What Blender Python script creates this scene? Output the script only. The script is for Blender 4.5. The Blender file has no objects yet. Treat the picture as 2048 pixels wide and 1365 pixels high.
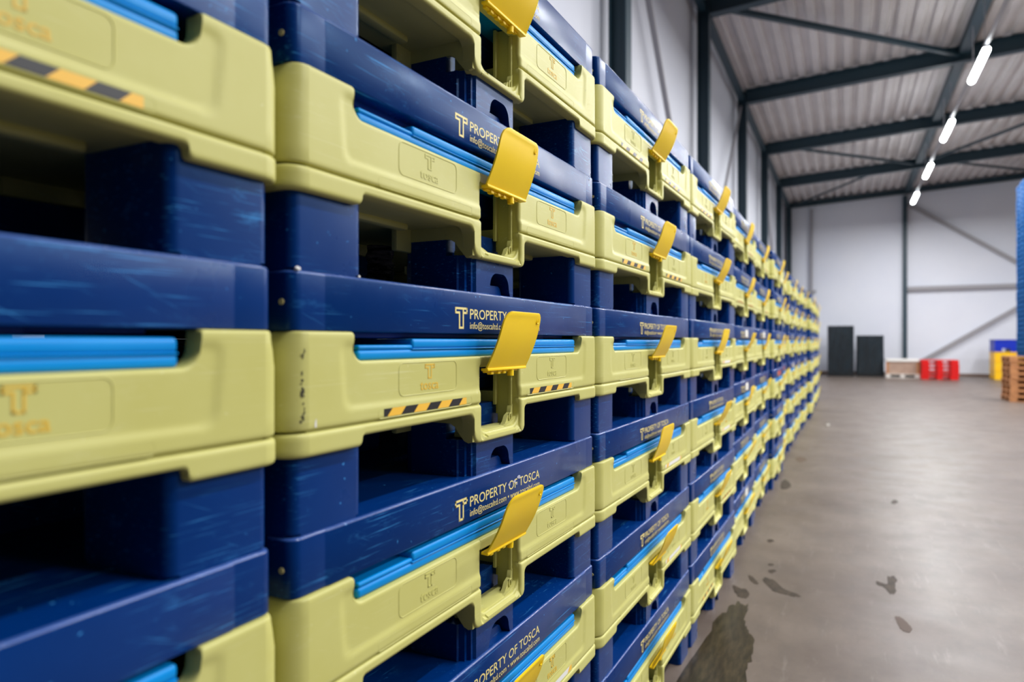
import bpy, bmesh, math, random
from mathutils import Vector, Matrix
random.seed(7)
C = bpy.context.scene.collection
R_ = math.radians
pi = math.pi

# ------------------------------------------------------------------ camera, world, exposure
H_EYE = 1.4026
YAW = math.atan(668 / 1365)
cam = bpy.data.cameras.new('camera')
cam.lens = 24.0
cam.sensor_width = 36.0
cam.clip_start = 0.02
cam.dof.use_dof = True
cam.dof.focus_distance = 1.65
cam.dof.aperture_fstop = 2.25
cam_o = bpy.data.objects.new('camera', cam)
C.objects.link(cam_o)
cam_o.location = (0, 0, H_EYE)
cam_o.rotation_euler = (pi / 2, 0, YAW)
S = bpy.context.scene
S.camera = cam_o
S.view_settings.view_transform = 'Standard'
S.view_settings.look = 'None'
S.view_settings.exposure = 0.0
S.view_settings.gamma = 1.0
S.view_settings.use_curve_mapping = False
world = bpy.data.worlds.new('world')
S.world = world
world.use_nodes = True
world.node_tree.nodes['Background'].inputs[0].default_value = (0.75, 0.85, 1.0, 1)
world.node_tree.nodes['Background'].inputs[1].default_value = 0.12

# lamp rows: the row seen in the photograph and the rows further right in the hall
LAMP_X, LAMP_Z = 2.16, 6.40
LAMP_Y0, LAMP_STEP = 14.85, 4.25
LAMP_W = 235.0
def lamp_light(x, y, z, w=LAMP_W):
    l = bpy.data.lights.new('tube_light', 'AREA')
    l.shape = 'RECTANGLE'; l.size = 0.16; l.size_y = 1.5
    l.energy = w
    l.color = (0.985, 0.985, 1.0)
    o = bpy.data.objects.new('tube_light', l)
    o.location = (x, y, z)
    C.objects.link(o)
    return o
for n in range(1, 4):                       # the seen row goes on behind and above the camera
    lamp_light(LAMP_X, LAMP_Y0 - n * LAMP_STEP, LAMP_Z - 0.06)
for rx in (6.6, 11.0):
    for n in range(-2, 4):
        lamp_light(rx, LAMP_Y0 - n * LAMP_STEP, LAMP_Z - 0.06, LAMP_W * 1.2)

# ------------------------------------------------------------------ materials
def mat(name, col, rough=0.5, spec=0.5, metal=0.0):
    m = bpy.data.materials.new(name); m.use_nodes = True
    b = m.node_tree.nodes['Principled BSDF']
    b.inputs['Base Color'].default_value = (*col, 1)
    b.inputs['Roughness'].default_value = rough
    b.inputs['Metallic'].default_value = metal
    b.inputs['Specular IOR Level'].default_value = spec
    return m
def srgb(r, g, b):
    f = lambda c: (c / 255 / 12.92) if c / 255 <= 0.04045 else ((c / 255 + 0.055) / 1.055) ** 2.4
    return (f(r), f(g), f(b))
def N(m, t): return m.node_tree.nodes.new(t)
def L(m, a, b): m.node_tree.links.new(a, b)
def noise(m, vec, scale, detail=3, rough=0.55, sc3=None):
    if sc3:
        mp = N(m, 'ShaderNodeMapping'); mp.inputs['Scale'].default_value = sc3
        L(m, vec, mp.inputs['Vector']); vec = mp.outputs[0]
    n = N(m, 'ShaderNodeTexNoise'); n.inputs['Scale'].default_value = scale
    n.inputs['Detail'].default_value = detail; n.inputs['Roughness'].default_value = rough
    L(m, vec, n.inputs['Vector']); return n.outputs[0]
def ramp(m, fac, p0, p1, v0=0.0, v1=1.0):
    r = N(m, 'ShaderNodeMapRange'); r.inputs['From Min'].default_value = p0; r.inputs['From Max'].default_value = p1
    r.inputs['To Min'].default_value = v0; r.inputs['To Max'].default_value = v1
    L(m, fac, r.inputs['Value']); return r.outputs[0]
def mul(m, a, b):
    n = N(m, 'ShaderNodeMath'); n.operation = 'MULTIPLY'; n.use_clamp = True
    L(m, a, n.inputs[0])
    if isinstance(b, (int, float)): n.inputs[1].default_value = b
    else: L(m, b, n.inputs[1])
    return n.outputs[0]
def mix(m, fac, a, b):
    n = N(m, 'ShaderNodeMix'); n.data_type = 'RGBA'
    L(m, fac, n.inputs['Factor'])
    for s, v in ((6, a), (7, b)):
        if isinstance(v, tuple): n.inputs[s].default_value = (*v, 1)
        else: L(m, v, n.inputs[s])
    return n.outputs[2]
def coords(m, seed=True):
    t = N(m, 'ShaderNodeTexCoord'); v = t.outputs['Object']
    if seed:
        oi = N(m, 'ShaderNodeObjectInfo')
        mu = N(m, 'ShaderNodeVectorMath'); mu.operation = 'SCALE'; mu.inputs[0].default_value = (37.0, 53.0, 71.0)
        L(m, oi.outputs['Random'], mu.inputs['Scale'])
        ad = N(m, 'ShaderNodeVectorMath'); ad.operation = 'ADD'
        L(m, v, ad.inputs[0]); L(m, mu.outputs[0], ad.inputs[1]); v = ad.outputs[0]
    return v
def bump(m, h, strength, dist=0.001):
    b = N(m, 'ShaderNodeBump'); b.inputs['Strength'].default_value = strength; b.inputs['Distance'].default_value = dist
    L(m, h, b.inputs['Height']); L(m, b.outputs[0], m.node_tree.nodes['Principled BSDF'].inputs['Normal'])
def setcol(m, c): L(m, c, m.node_tree.nodes['Principled BSDF'].inputs['Base Color'])
def setrough(m, c): L(m, c, m.node_tree.nodes['Principled BSDF'].inputs['Roughness'])

def plastic(name, base, alt, scratch, rough, grime=None, scr_amt=0.6, grime_amt=0.35, spec=0.3, tint=None):
    m = mat(name, base, rough, spec)
    if tint: m.node_tree.nodes['Principled BSDF'].inputs['Specular Tint'].default_value = (*tint, 1)
    v = coords(m)
    c = mix(m, ramp(m, noise(m, v, 5, 4), 0.35, 0.7), base, alt)
    # scuffs: long thin scratches at two slants, chalky rub marks and pale specks
    s1 = ramp(m, noise(m, v, 30, 3, 0.6, (3, 0.2, 13)), 0.62, 0.7)
    rot = N(m, 'ShaderNodeMapping'); rot.inputs['Rotation'].default_value = (R_(24), 0, 0); L(m, v, rot.inputs['Vector'])
    s4 = ramp(m, noise(m, rot.outputs[0], 46, 2, 0.6, (3, 0.22, 14)), 0.69, 0.75)
    s2 = ramp(m, noise(m, v, 14, 6, 0.75, (1, 0.8, 2.2)), 0.58, 0.74)
    s3 = ramp(m, noise(m, v, 4.5, 2), 0.4, 0.58)
    s5 = ramp(m, noise(m, v, 95, 2, 0.5), 0.73, 0.77)
    c = mix(m, mul(m, mul(m, s1, s3), scr_amt), c, scratch)
    c = mix(m, mul(m, mul(m, s4, s3), scr_amt), c, scratch)
    c = mix(m, mul(m, mul(m, s2, s3), scr_amt * 0.55), c, scratch)
    c = mix(m, mul(m, s5, scr_amt), c, scratch)
    if grime:
        g = ramp(m, noise(m, v, 22, 6, 0.7, (1, 1, 1.6)), 0.64, 0.74)
        g2 = ramp(m, noise(m, v, 2.3, 2), 0.52, 0.66)
        c = mix(m, mul(m, mul(m, g, g2), grime_amt), c, grime)
    setcol(m, c)
    setrough(m, ramp(m, noise(m, v, 8, 4), 0.3, 0.7, rough - 0.03, rough + 0.06))
    bump(m, noise(m, v, 160, 2), 0.03, 0.0005)
    return m

M = {}
M['olive'] = plastic('yellow_green_plastic', srgb(195, 191, 110), srgb(201, 198, 122), srgb(222, 220, 170), 0.42, srgb(88, 84, 52), 0.35, 0.4)
M['navy'] = plastic('dark_blue_plastic', srgb(0, 42, 104), srgb(0, 48, 114), srgb(60, 140, 206), 0.29, None, 0.85, spec=0.3, tint=(.35, .65, 1.0))
M['edge'] = plastic('highlit_blue_edge', srgb(60, 92, 160), srgb(20, 60, 126), srgb(150, 170, 215), 0.26, None, 0.6, spec=0.5)  # lighter blue: the glint along the lid's top bevel put into the colour
M['skirt'] = plastic('mid_blue_plastic', srgb(4, 66, 150), srgb(4, 60, 140), srgb(60, 130, 190), 0.4, None, 0.2)
M['azure'] = plastic('bright_blue_plastic', srgb(0, 142, 220), srgb(0, 134, 212), srgb(60, 180, 240), 0.36, srgb(10, 70, 150), 0.2, 0.4, spec=0.2)
M['flap'] = plastic('warm_yellow_plastic', srgb(255, 216, 34), srgb(252, 210, 30), srgb(248, 210, 90), 0.36, srgb(170, 110, 30), 0.15, 0.25, spec=0.2)
M['print'] = mat('pale_yellow_ink', srgb(236, 218, 140), 0.5)
M['inkgold'] = mat('golden_ink', srgb(222, 182, 60), 0.5)
M['black'] = mat('black_tape', srgb(22, 22, 24), 0.4)
M['tape'] = mat('yellow_tape', srgb(244, 190, 60), 0.4)
M['white'] = mat('white_paper', srgb(226, 224, 218), 0.7)
M['red_label'] = mat('red_paper', srgb(170, 40, 40), 0.6)
M['steel'] = mat('slate_painted_steel', srgb(32, 58, 70), 0.5)
M['steel_light'] = mat('pale_grey_painted_steel', srgb(150, 148, 152), 0.5)
M['galv'] = mat('grey_trunking', srgb(170, 170, 175), 0.5)

m = M['wall'] = mat('white_wall_panel', srgb(222, 222, 228), 0.55)
v = coords(m, False)
setcol(m, mix(m, ramp(m, noise(m, v, 0.6, 3), 0.3, 0.7), srgb(217, 221, 232), srgb(224, 227, 235)))
m = M['deck'] = mat('roof_sheet', srgb(200, 194, 192), 0.5)
v = coords(m, False)
setcol(m, mix(m, ramp(m, noise(m, v, 0.8, 4), 0.35, 0.7), srgb(200, 194, 192), srgb(216, 211, 210)))

m = M['floor'] = mat('power_floated_concrete', srgb(150, 140, 134), 0.3, 0.26)
v = coords(m, False)
c = mix(m, ramp(m, noise(m, v, 1.3, 6, 0.65), 0.3, 0.7), srgb(88, 77, 70), srgb(114, 103, 95))
c = mix(m, mul(m, ramp(m, noise(m, v, 5, 7, 0.75, (1.2, 0.5, 1)), 0.48, 0.7), 0.6), c, srgb(86, 78, 73))
c = mix(m, mul(m, ramp(m, noise(m, v, 9, 6, 0.7, (2, 0.3, 1)), 0.58, 0.72), 0.5), c, srgb(130, 122, 116))
setcol(m, c)
setrough(m, ramp(m, noise(m, v, 3, 5, 0.6), 0.3, 0.75, 0.36, 0.48))

m = M['stain'] = mat('damp_brown_stain', srgb(60, 50, 42), 0.6, 0.2)
v = coords(m, False)
setcol(m, mix(m, ramp(m, noise(m, v, 14, 5, 0.6, (2, 0.6, 1)), 0.35, 0.7), srgb(46, 38, 31), srgb(72, 61, 49)))
m = M['puddle'] = mat('wet_concrete', srgb(70, 60, 46), 0.3, 0.18)
v = coords(m, False)
setcol(m, mix(m, ramp(m, noise(m, v, 16, 5, 0.65, (2.6, 0.5, 1)), 0.4, 0.66), srgb(34, 29, 22), srgb(66, 57, 41)))

m = M['wood'] = mat('pallet_wood', srgb(176, 120, 74), 0.7)
v = coords(m)
setcol(m, mix(m, ramp(m, noise(m, v, 9, 5, 0.6, (1, 1, 6)), 0.3, 0.7), srgb(150, 98, 62), srgb(196, 136, 84)))
m = M['card'] = mat('brown_cardboard', srgb(170, 142, 124), 0.8)
v = coords(m)
setcol(m, mix(m, ramp(m, noise(m, v, 6, 4), 0.3, 0.7), srgb(160, 132, 116), srgb(178, 152, 132)))
M['whitewood'] = mat('white_painted_wood', srgb(214, 208, 200), 0.6)
m = M['film'] = mat('black_stretch_film', srgb(16, 28, 34), 0.25)
v = coords(m)
setcol(m, mix(m, ramp(m, noise(m, v, 5, 4, 0.6, (3, 3, .4)), 0.4, 0.7), srgb(12, 22, 28), srgb(26, 40, 48)))
bump(m, noise(m, v, 9, 5, 0.6, (3, 3, .5)), 0.6, 0.02)
m = M['brownfilm'] = mat('brownish_stretch_film', srgb(120, 100, 90), 0.2)
v = coords(m)
setcol(m, mix(m, ramp(m, noise(m, v, 6, 5, 0.7, (1, 1, 7)), 0.45, 0.62), srgb(30, 26, 24), srgb(190, 165, 150)))
bump(m, noise(m, v, 8, 6, 0.7, (1, 1, 7)), 0.8, 0.02)
M['red'] = plastic('red_plastic', srgb(214, 18, 16), srgb(200, 14, 14), srgb(230, 90, 80), 0.4, None, 0.2)
M['yellowbox'] = plastic('orange_yellow_plastic', srgb(246, 186, 10), srgb(240, 196, 20), srgb(250, 220, 110), 0.4, None, 0.2)
M['cobalt'] = plastic('cobalt_plastic', srgb(0, 40, 176), srgb(0, 36, 160), srgb(60, 100, 210), 0.4, None, 0.2)
M['tray'] = plastic('tray_blue_plastic', srgb(0, 84, 148), srgb(0, 78, 140), srgb(10, 110, 190), 0.55, None, 0.1, spec=0.1, tint=(.15, .6, 1.0))
m = M['lampglow'] = bpy.data.materials.new('lamp_diffuser'); m.use_nodes = True
b = m.node_tree.nodes['Principled BSDF']
b.inputs['Emission Color'].default_value = (0.93, 0.98, 1.0, 1); b.inputs['Emission Strength'].default_value = 36.0

# ------------------------------------------------------------------ object helpers
def link(name, me, parent=None, loc=None):
    o = bpy.data.objects.new(name, me); C.objects.link(o)
    if parent: o.parent = parent
    if loc: o.location = loc
    return o
def mesh_of(bm, name, mats, smooth=40):
    bmesh.ops.recalc_face_normals(bm, faces=bm.faces)
    me = bpy.data.meshes.new(name); bm.to_mesh(me); bm.free()
    for mm in (mats if isinstance(mats, (list, tuple)) else [mats]): me.materials.append(mm)
    if smooth:
        me.shade_smooth(); me.set_sharp_from_angle(angle=R_(smooth))
    return me
def box(bm, x0, x1, y0, y1, z0, z1, bev=0.0, seg=2, mi=0):
    r = bmesh.ops.create_cube(bm, size=1.0)
    vs = r['verts']
    for v in vs:
        v.co = Vector((x0 + (v.co.x + .5) * (x1 - x0), y0 + (v.co.y + .5) * (y1 - y0), z0 + (v.co.z + .5) * (z1 - z0)))
    fs = {f for v in vs for f in v.link_faces}
    for f in fs: f.material_index = mi
    if bev > 0:
        es = list({e for v in vs for e in v.link_edges})
        r2 = bmesh.ops.bevel(bm, geom=es, offset=bev, segments=seg, affect='EDGES', profile=0.5, clamp_overlap=True)
        for f in r2['faces']: f.material_index = mi
        return r2['verts']
    return vs
def prism(bm, pts, axis, a0, a1):
    """closed 2D outline pts extruded from a0 to a1; axis x -> pts are (y,z); y -> (x,z); z -> (x,y)"""
    def P(p, a): return {'x': (a, p[0], p[1]), 'y': (p[0], a, p[1]), 'z': (p[0], p[1], a)}[axis]
    A = [bm.verts.new(P(p, a0)) for p in pts]; B = [bm.verts.new(P(p, a1)) for p in pts]
    n = len(pts)
    bm.faces.new(A); bm.faces.new(B[::-1])
    for i in range(n): bm.faces.new((A[i], B[i], B[(i + 1) % n], A[(i + 1) % n]))
    return A + B
def tube(bm, pts, r, seg=6, closed=False):
    rings = []
    n = len(pts); pts = [Vector(p) for p in pts]
    for i, p in enumerate(pts):
        a = pts[(i - 1) % n] if (closed or i > 0) else pts[0]
        b = pts[(i + 1) % n] if (closed or i < n - 1) else pts[-1]
        t = (b - a).normalized()
        u = t.orthogonal().normalized() if abs(t.x) > .9 else (Vector((1, 0, 0)) - t * t.x).normalized()
        w = t.cross(u)
        rings.append([bm.verts.new(p + (u * math.cos(2 * pi * k / seg) + w * math.sin(2 * pi * k / seg)) * r) for k in range(seg)])
    for i in range(n if closed else n - 1):
        A, B = rings[i], rings[(i + 1) % n]
        for k in range(seg): bm.faces.new((A[k], A[(k + 1) % seg], B[(k + 1) % seg], B[k]))
    if not closed:
        bm.faces.new(rings[0][::-1]); bm.faces.new(rings[-1])
def thing(name, label, cat, loc=(0, 0, 0), rz=0.0, group=None):
    o = bpy.data.objects.new(name, None); C.objects.link(o)
    o.empty_display_size = 0.1
    o.location = loc; o.rotation_euler = (0, 0, rz)
    o['label'] = label; o['category'] = cat
    if group: o['group'] = group
    return o
def tag(o, label, cat, group=None, kind=None):
    o['label'] = label; o['category'] = cat
    if group: o['group'] = group
    if kind: o['kind'] = kind
    return o
def struct(name, me, parent=None):
    o = link(name, me, parent)
    if parent is None: o['kind'] = 'structure'
    return o
ORD = ['first', 'second', 'third', 'fourth', 'fifth', 'sixth', 'seventh', 'eighth', 'ninth', 'tenth', 'eleventh', 'twelfth', 'thirteenth', 'fourteenth', 'fifteenth', 'sixteenth']

# ------------------------------------------------------------------ the hall
BAY = 4.9
POST_X = -2.216
POST_Y = [7.207 + BAY * k for k in range(-3, 6)]
Y_BACK, Y_FRONT, X_LEFT, X_RIGHT = 32.0, -9.0, -2.42, 22.0
EAVE, PITCH = 7.36, 0.052
def roof_z(x): return EAVE + PITCH * (x - POST_X)
bm = bmesh.new(); box(bm, X_LEFT - .2, X_RIGHT + .2, Y_FRONT - .2, Y_BACK + .2, -0.2, 0.0)
struct('floor', mesh_of(bm, 'floor', M['floor'], 0))
bm = bmesh.new(); box(bm, X_LEFT - .15, X_LEFT, Y_FRONT, Y_BACK, 0.0, EAVE + .25)
struct('wall_left', mesh_of(bm, 'wall_left', M['wall'], 0))
def gable(y0, y1):
    bm = bmesh.new()
    prism(bm, [(X_LEFT - .15, 0), (X_RIGHT + .15, 0), (X_RIGHT + .15, roof_z(X_RIGHT) + .3), (X_LEFT - .15, EAVE + .2)], 'y', y0, y1)
    return bm
struct('wall_back', mesh_of(gable(Y_BACK, Y_BACK + .15), 'wall_back', M['wall'], 0))
# trapezoidal roof sheet, ribs along the hall
bm = bmesh.new()
prof = []; x = X_LEFT - .1; per = 0.31
while x < X_RIGHT + .2:
    for dx, dz in ((0, 0), (.12, 0), (.155, .085), (.275, .085)):
        prof.append((x + dx, roof_z(x + dx) + .012 + dz))
    x += per
A = [bm.verts.new((p[0], Y_FRONT - .1, p[1])) for p in prof]
B = [bm.verts.new((p[0], Y_BACK + .1, p[1])) for p in prof]
for i in range(len(prof) - 1): bm.faces.new((A[i], A[i + 1], B[i + 1], B[i]))
A2 = [bm.verts.new((p[0], Y_FRONT - .1, p[1] + .12)) for p in prof]
B2 = [bm.verts.new((p[0], Y_BACK + .1, p[1] + .12)) for p in prof]
for i in range(len(prof) - 1): bm.faces.new((A2[i + 1], A2[i], B2[i], B2[i + 1]))
struct('ceiling', mesh_of(bm, 'ceiling', M['deck'], 0))
trim_n = [0]
def trim(me):
    trim_n[0] += 1
    return struct('trim_%d' % trim_n[0], me)
def ibeam_pts(w, h, tf=.018, tw=.012):
    return [(-w/2, -h/2), (w/2, -h/2), (w/2, -h/2 + tf), (tw/2, -h/2 + tf), (tw/2, h/2 - tf), (w/2, h/2 - tf), (w/2, h/2), (-w/2, h/2), (-w/2, h/2 - tf), (-tw/2, h/2 - tf), (-tw/2, -h/2 + tf), (-w/2, -h/2 + tf)]
def ibeam(p0, p1, w, h, m, up=Vector((0, 0, 1))):
    """I-section from p0 to p1, depth h along 'up', flange width w"""
    p0, p1 = Vector(p0), Vector(p1)
    t = (p1 - p0).normalized(); s = t.cross(up).normalized(); u = s.cross(t)
    bm = bmesh.new()
    P = ibeam_pts(w, h)
    A = [bm.verts.new(p0 + s * a + u * b) for a, b in P]; B = [bm.verts.new(p1 + s * a + u * b) for a, b in P]
    bm.faces.new(A); bm.faces.new(B[::-1])
    for i in range(12): bm.faces.new((A[i], B[i], B[(i + 1) % 12], A[(i + 1) % 12]))
    return mesh_of(bm, 'i_section', m, 0)
def bar(p0, p1, w, h, m):
    p0, p1 = Vector(p0), Vector(p1)
    t = (p1 - p0).normalized(); up = Vector((0, 0, 1)) if abs(t.z) < .95 else Vector((1, 0, 0))
    s = t.cross(up).normalized(); u = s.cross(t)
    bm = bmesh.new()
    Q = [(-w/2, -h/2), (w/2, -h/2), (w/2, h/2), (-w/2, h/2)]
    A = [bm.verts.new(p0 + s * a + u * b) for a, b in Q]; B = [bm.verts.new(p1 + s * a + u * b) for a, b in Q]
    bm.faces.new(A); bm.faces.new(B[::-1])
    for i in range(4): bm.faces.new((A[i], B[i], B[(i + 1) % 4], A[(i + 1) % 4]))
    return mesh_of(bm, 'bar', m, 0)
XV = Vector((1, 0, 0))
for py in POST_Y[:-1]:
    trim(ibeam((POST_X, py, 0), (POST_X, py, EAVE - .02), .2, .2, M['steel'], XV))
    trim(ibeam((POST_X + .1, py, EAVE - .17), (X_RIGHT, py, roof_z(X_RIGHT) - .17 - .005), .2, .33, M['steel']))
trim(ibeam((POST_X, Y_BACK - .25, 0), (POST_X, Y_BACK - .25, EAVE - .02), .2, .2, M['steel'], XV))
trim(ibeam((POST_X + .1, Y_BACK - .2, EAVE - .12), (X_RIGHT, Y_BACK - .2, roof_z(X_RIGHT) - .12), .2, .2, M['steel']))
for a, b in zip(POST_Y[:-1], POST_Y[1:]):            # eaves tubes, roof strut, and roof edge angle
    e = b - (.25 if b == POST_Y[-1] else .1)
    trim(bar((POST_X, a + .1, EAVE - .22), (POST_X, e, EAVE - .22), .12, .12, M['steel']))
    trim(bar((2.2, a + .1, roof_z(2.2) - .14), (2.2, e, roof_z(2.2) - .14), .2, .16, M['steel']))
    trim(bar((8.4, a + .1, roof_z(8.4) - .14), (8.4, e, roof_z(8.4) - .14), .2, .16, M['steel']))
def brace(p0, p1, w=.07, m='steel'): trim(bar(p0, p1, w, w, M[m]))
PY = POST_Y[3:]                                       # 7.2, 12.1, 17.0, 21.9, 26.8, 31.7
rz = lambda x: roof_z(x) - .2
brace((-1.9, PY[1] + .15, rz(-1.9)), (2.1, PY[2] - .15, rz(2.1)), .09)
brace((2.3, PY[1] + .15, rz(2.3)), (6.5, PY[2] - .15, rz(6.5)), .07)
brace((-1.5, PY[3] + .15, rz(-1.5)), (2.1, PY[4] - .15, rz(2.1)), .07)
brace((5.6, PY[3] + .15, rz(5.6)), (2.3, PY[4] - .15, rz(2.3)), .07)
brace((1.0, PY[4] + .15, rz(1.0)), (-2.0, PY[5] - .3, rz(-2.0)), .06)
brace((3.0, PY[4] + .15, rz(3.0)), (6.8, PY[5] - .3, rz(6.8)), .07)
# crossing wall braces between the left posts
for (ya, yb, f) in ((PY[0], PY[1], 1), (PY[1], PY[2], 0), (PY[3], PY[4], 1)):
    if f: brace((POST_X - .02, ya + .1, 7.0), (POST_X - .02, yb - .1, 2.0), .05, 'steel_light')
    if f: brace((POST_X - .08, ya + .25, 7.0), (POST_X - .08, yb - .05, 2.2), .035, 'steel_light')
    else: brace((POST_X - .02, yb - .12, 6.95), (POST_X - .02, ya + .12, 2.2), .05, 'steel_light')
# back wall: posts, rail, diagonal braces, rain pipe, base strip
YB = Y_BACK - .1
trim(ibeam((2.144, YB, 0), (2.144, YB, roof_z(2.1) - .3), .16, .18, M['steel'], Vector((0, 1, 0))))
trim(bar((2.144, YB - .05, roof_z(2.1) - 1.0), (2.144, YB - .05, roof_z(2.1) - .3), .26, .14, M['steel']))
trim(ibeam((7.1, YB, 0), (7.1, YB, roof_z(7.1) - .3), .16, .18, M['steel'], Vector((0, 1, 0))))
trim(bar((2.23, YB - .02, 3.52), (7.02, YB - .02, 3.52), .14, .16, M['steel_light']))
trim(bar((2.25, YB - .02, 6.95), (7.0, YB - .02, 3.62), .1, .14, M['steel_light']))
trim(bar((2.25, YB - .02, .28), (7.0, YB - .02, 3.42), .1, .14, M['steel_light']))
trim(bar((-1.33, YB - .03, 3.5), (-1.33, YB - .03, 7.05), .09, .09, M['steel_light']))
trim(bar((-1.33, YB - .03, 0), (-1.33, YB - .03, 3.5), .07, .07, M['steel_light']))
trim(bar((-1.55, YB - .03, 3.52), (-1.15, YB - .03, 3.52), .1, .1, M['steel_light']))
bm = bmesh.new(); box(bm, X_LEFT, X_RIGHT, Y_BACK - .03, Y_BACK, 0, .12)
struct('baseboard_back', mesh_of(bm, 'baseboard_back', mat('brown_base_strip', srgb(118, 98, 88), .6), 0))

# ------------------------------------------------------------------ lamps of the row in view
def make_lamp(y, idx):
    lab = ['nearest long white tube lamp hanging under the roof, highest in the picture',
           'second white tube lamp of the row under the roof',
           'third white tube lamp of the row, before the last roof beam',
           'farthest and smallest white tube lamp of the row under the roof'][idx]
    t = thing('tube_lamp', lab, 'lamp', (LAMP_X, y, LAMP_Z), 0, 'tube lamps under the roof')
    bm = bmesh.new(); box(bm, -.04, .04, -.79, .79, .03, .07, .01)
    link('housing', mesh_of(bm, 'housing', M['galv']), t)
    bm = bmesh.new()
    prism(bm, [(-.045, .03), (-.055, .0), (-.05, -.035), (-.025, -.06), (.025, -.06), (.05, -.035), (.055, .0), (.045, .03)], 'y', -.785, .785)
    link('diffuser', mesh_of(bm, 'diffuser', M['lampglow']), t)
    for s in (-.6, .6):
        bm = bmesh.new(); tube(bm, [(0, s, .07), (0, s, roof_z(LAMP_X) - LAMP_Z - .2)], .008)
        link('suspension_rod', mesh_of(bm, 'suspension_rod', M['galv']), t)
    l = lamp_light(0, 0, -.09); l.parent = t
for i in range(4): make_lamp(LAMP_Y0 + i * LAMP_STEP, i)
trim(bar((LAMP_X, -6, LAMP_Z + .1), (LAMP_X, 29.5, LAMP_Z + .1), .05, .05, M['galv']))

# ------------------------------------------------------------------ the folded container
A_, B_, RC = .605, .4875, .036          # half length, half depth, corner radius
HU = .3755                              # stacking height
DX = B_                                 # the model's front plane lies at local x = +B_
PER = 4 * A_ + 4 * B_ - 8 * RC + 2 * pi * RC
SF, SS, SA = A_ - RC, B_ - RC, RC * pi / 2
def path(u, a=0.0):
    """point and outward normal on the rounded rectangle at arc length u (u=0: middle of the front), a = inset"""
    s = 1 if u >= 0 else -1
    w = abs(u)
    if w <= SF: p, n = (B_, w), (1, 0)
    elif w <= SF + SA:
        t = (w - SF) / RC; p, n = (SS + RC * math.cos(t), SF + RC * math.sin(t)), (math.cos(t), math.sin(t))
    elif w <= SF + SA + 2 * SS: p, n = (SS - (w - SF - SA), A_), (0, 1)
    elif w <= SF + 2 * SA + 2 * SS:
        t = (w - SF - SA - 2 * SS) / RC; p, n = (-SS - RC * math.sin(t), SF + RC * math.cos(t)), (-math.sin(t), math.cos(t))
    else: p, n = (-B_, SF - (w - SF - 2 * SA - 2 * SS)), (-1, 0)
    return (p[0], p[1] * s), (n[0], n[1] * s)
CORN = [SF + SA / 2, SF + SA * 1.5 + 2 * SS]
MIDS = [0.0, SF + SA + SS, PER / 2]
def dcorn(u): return min(abs(abs(u) - c) for c in CORN)
def dmid(u): return min(abs(abs(u) - c) for c in MIDS)
def sstep(a, b, x):
    t = max(0., min(1., (x - a) / (b - a))); return t * t * (3 - 2 * t)
TABD = .1243
def z_top(u):
    d = dcorn(u)
    if d <= TABD - .004: return .290
    if d <= TABD:
        q = d - (TABD - .004); return .290 - (.004 - math.sqrt(max(0, .004 ** 2 - q * q)))
    rf = .026
    if d < TABD + rf:
        q = TABD + rf - d; return .245 + rf - math.sqrt(max(0, rf * rf - q * q))
    return .245
CAPD = .1423
def z_bot(u):
    d, e = dcorn(u), dmid(u)
    if d < CAPD + .02:
        rb, rf = .007, .009
        if d <= CAPD - rb: return .112
        if d <= CAPD: return .112 + rb - math.sqrt(max(0, rb * rb - (d - CAPD + rb) ** 2))
        if d <= CAPD + rf: return .129 - rf + math.sqrt(max(0, rf * rf - (CAPD + rf - d) ** 2))
        return .129
    hw, rb, rf = .112, (.024 if u < 0 else .01), .018
    if e <= hw - rb: return .069
    if e <= hw: return .069 + rb - math.sqrt(max(0, rb * rb - (e - hw + rb) ** 2))
    if e <= hw + rf: return .129 - rf + math.sqrt(max(0, rf * rf - (hw + rf - e) ** 2))
    return .129
OPW, OPC, OP0, OP1 = .0885, .007, .087, .222         # label pocket opening: half width, centre, bottom, top
def op_bot(u):
    r = .03; q = OPW - abs(u - OPC)
    return OP0 if q >= r else OP0 + r - math.sqrt(max(0, r * r - (r - q) ** 2))
def relief(u, z):
    y = abs(u)
    if y > SF: return 0.0
    a, b = (.492 + .1 * (z - .175)) - y, z - .174
    k = .018
    h = max(0., min(1., .5 + .5 * (b - a) / k)); s = b + (a - b) * h - k * h * (1 - h)
    if y > .40:
        c = .272 - z; h = max(0., min(1., .5 + .5 * (c - s) / k)); s = c + (s - c) * h - k * h * (1 - h)
    return -.0028 * sstep(-.006, .006, s)
def taper(u, z):
    w = abs(u); f = sstep(SF, SF + SA, w) if w < SF + SA + 2 * SS * .5 else 1 - sstep(SF + SA + 2 * SS, SF + 2 * SA + 2 * SS, w)
    return -.016 * f * max(0., (z - .245) / .045) ** 1.3
def edge_round(e, r):
    return 0.0 if e >= r else -(r - math.sqrt(max(0., r * r - (r - e) ** 2)))
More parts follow.
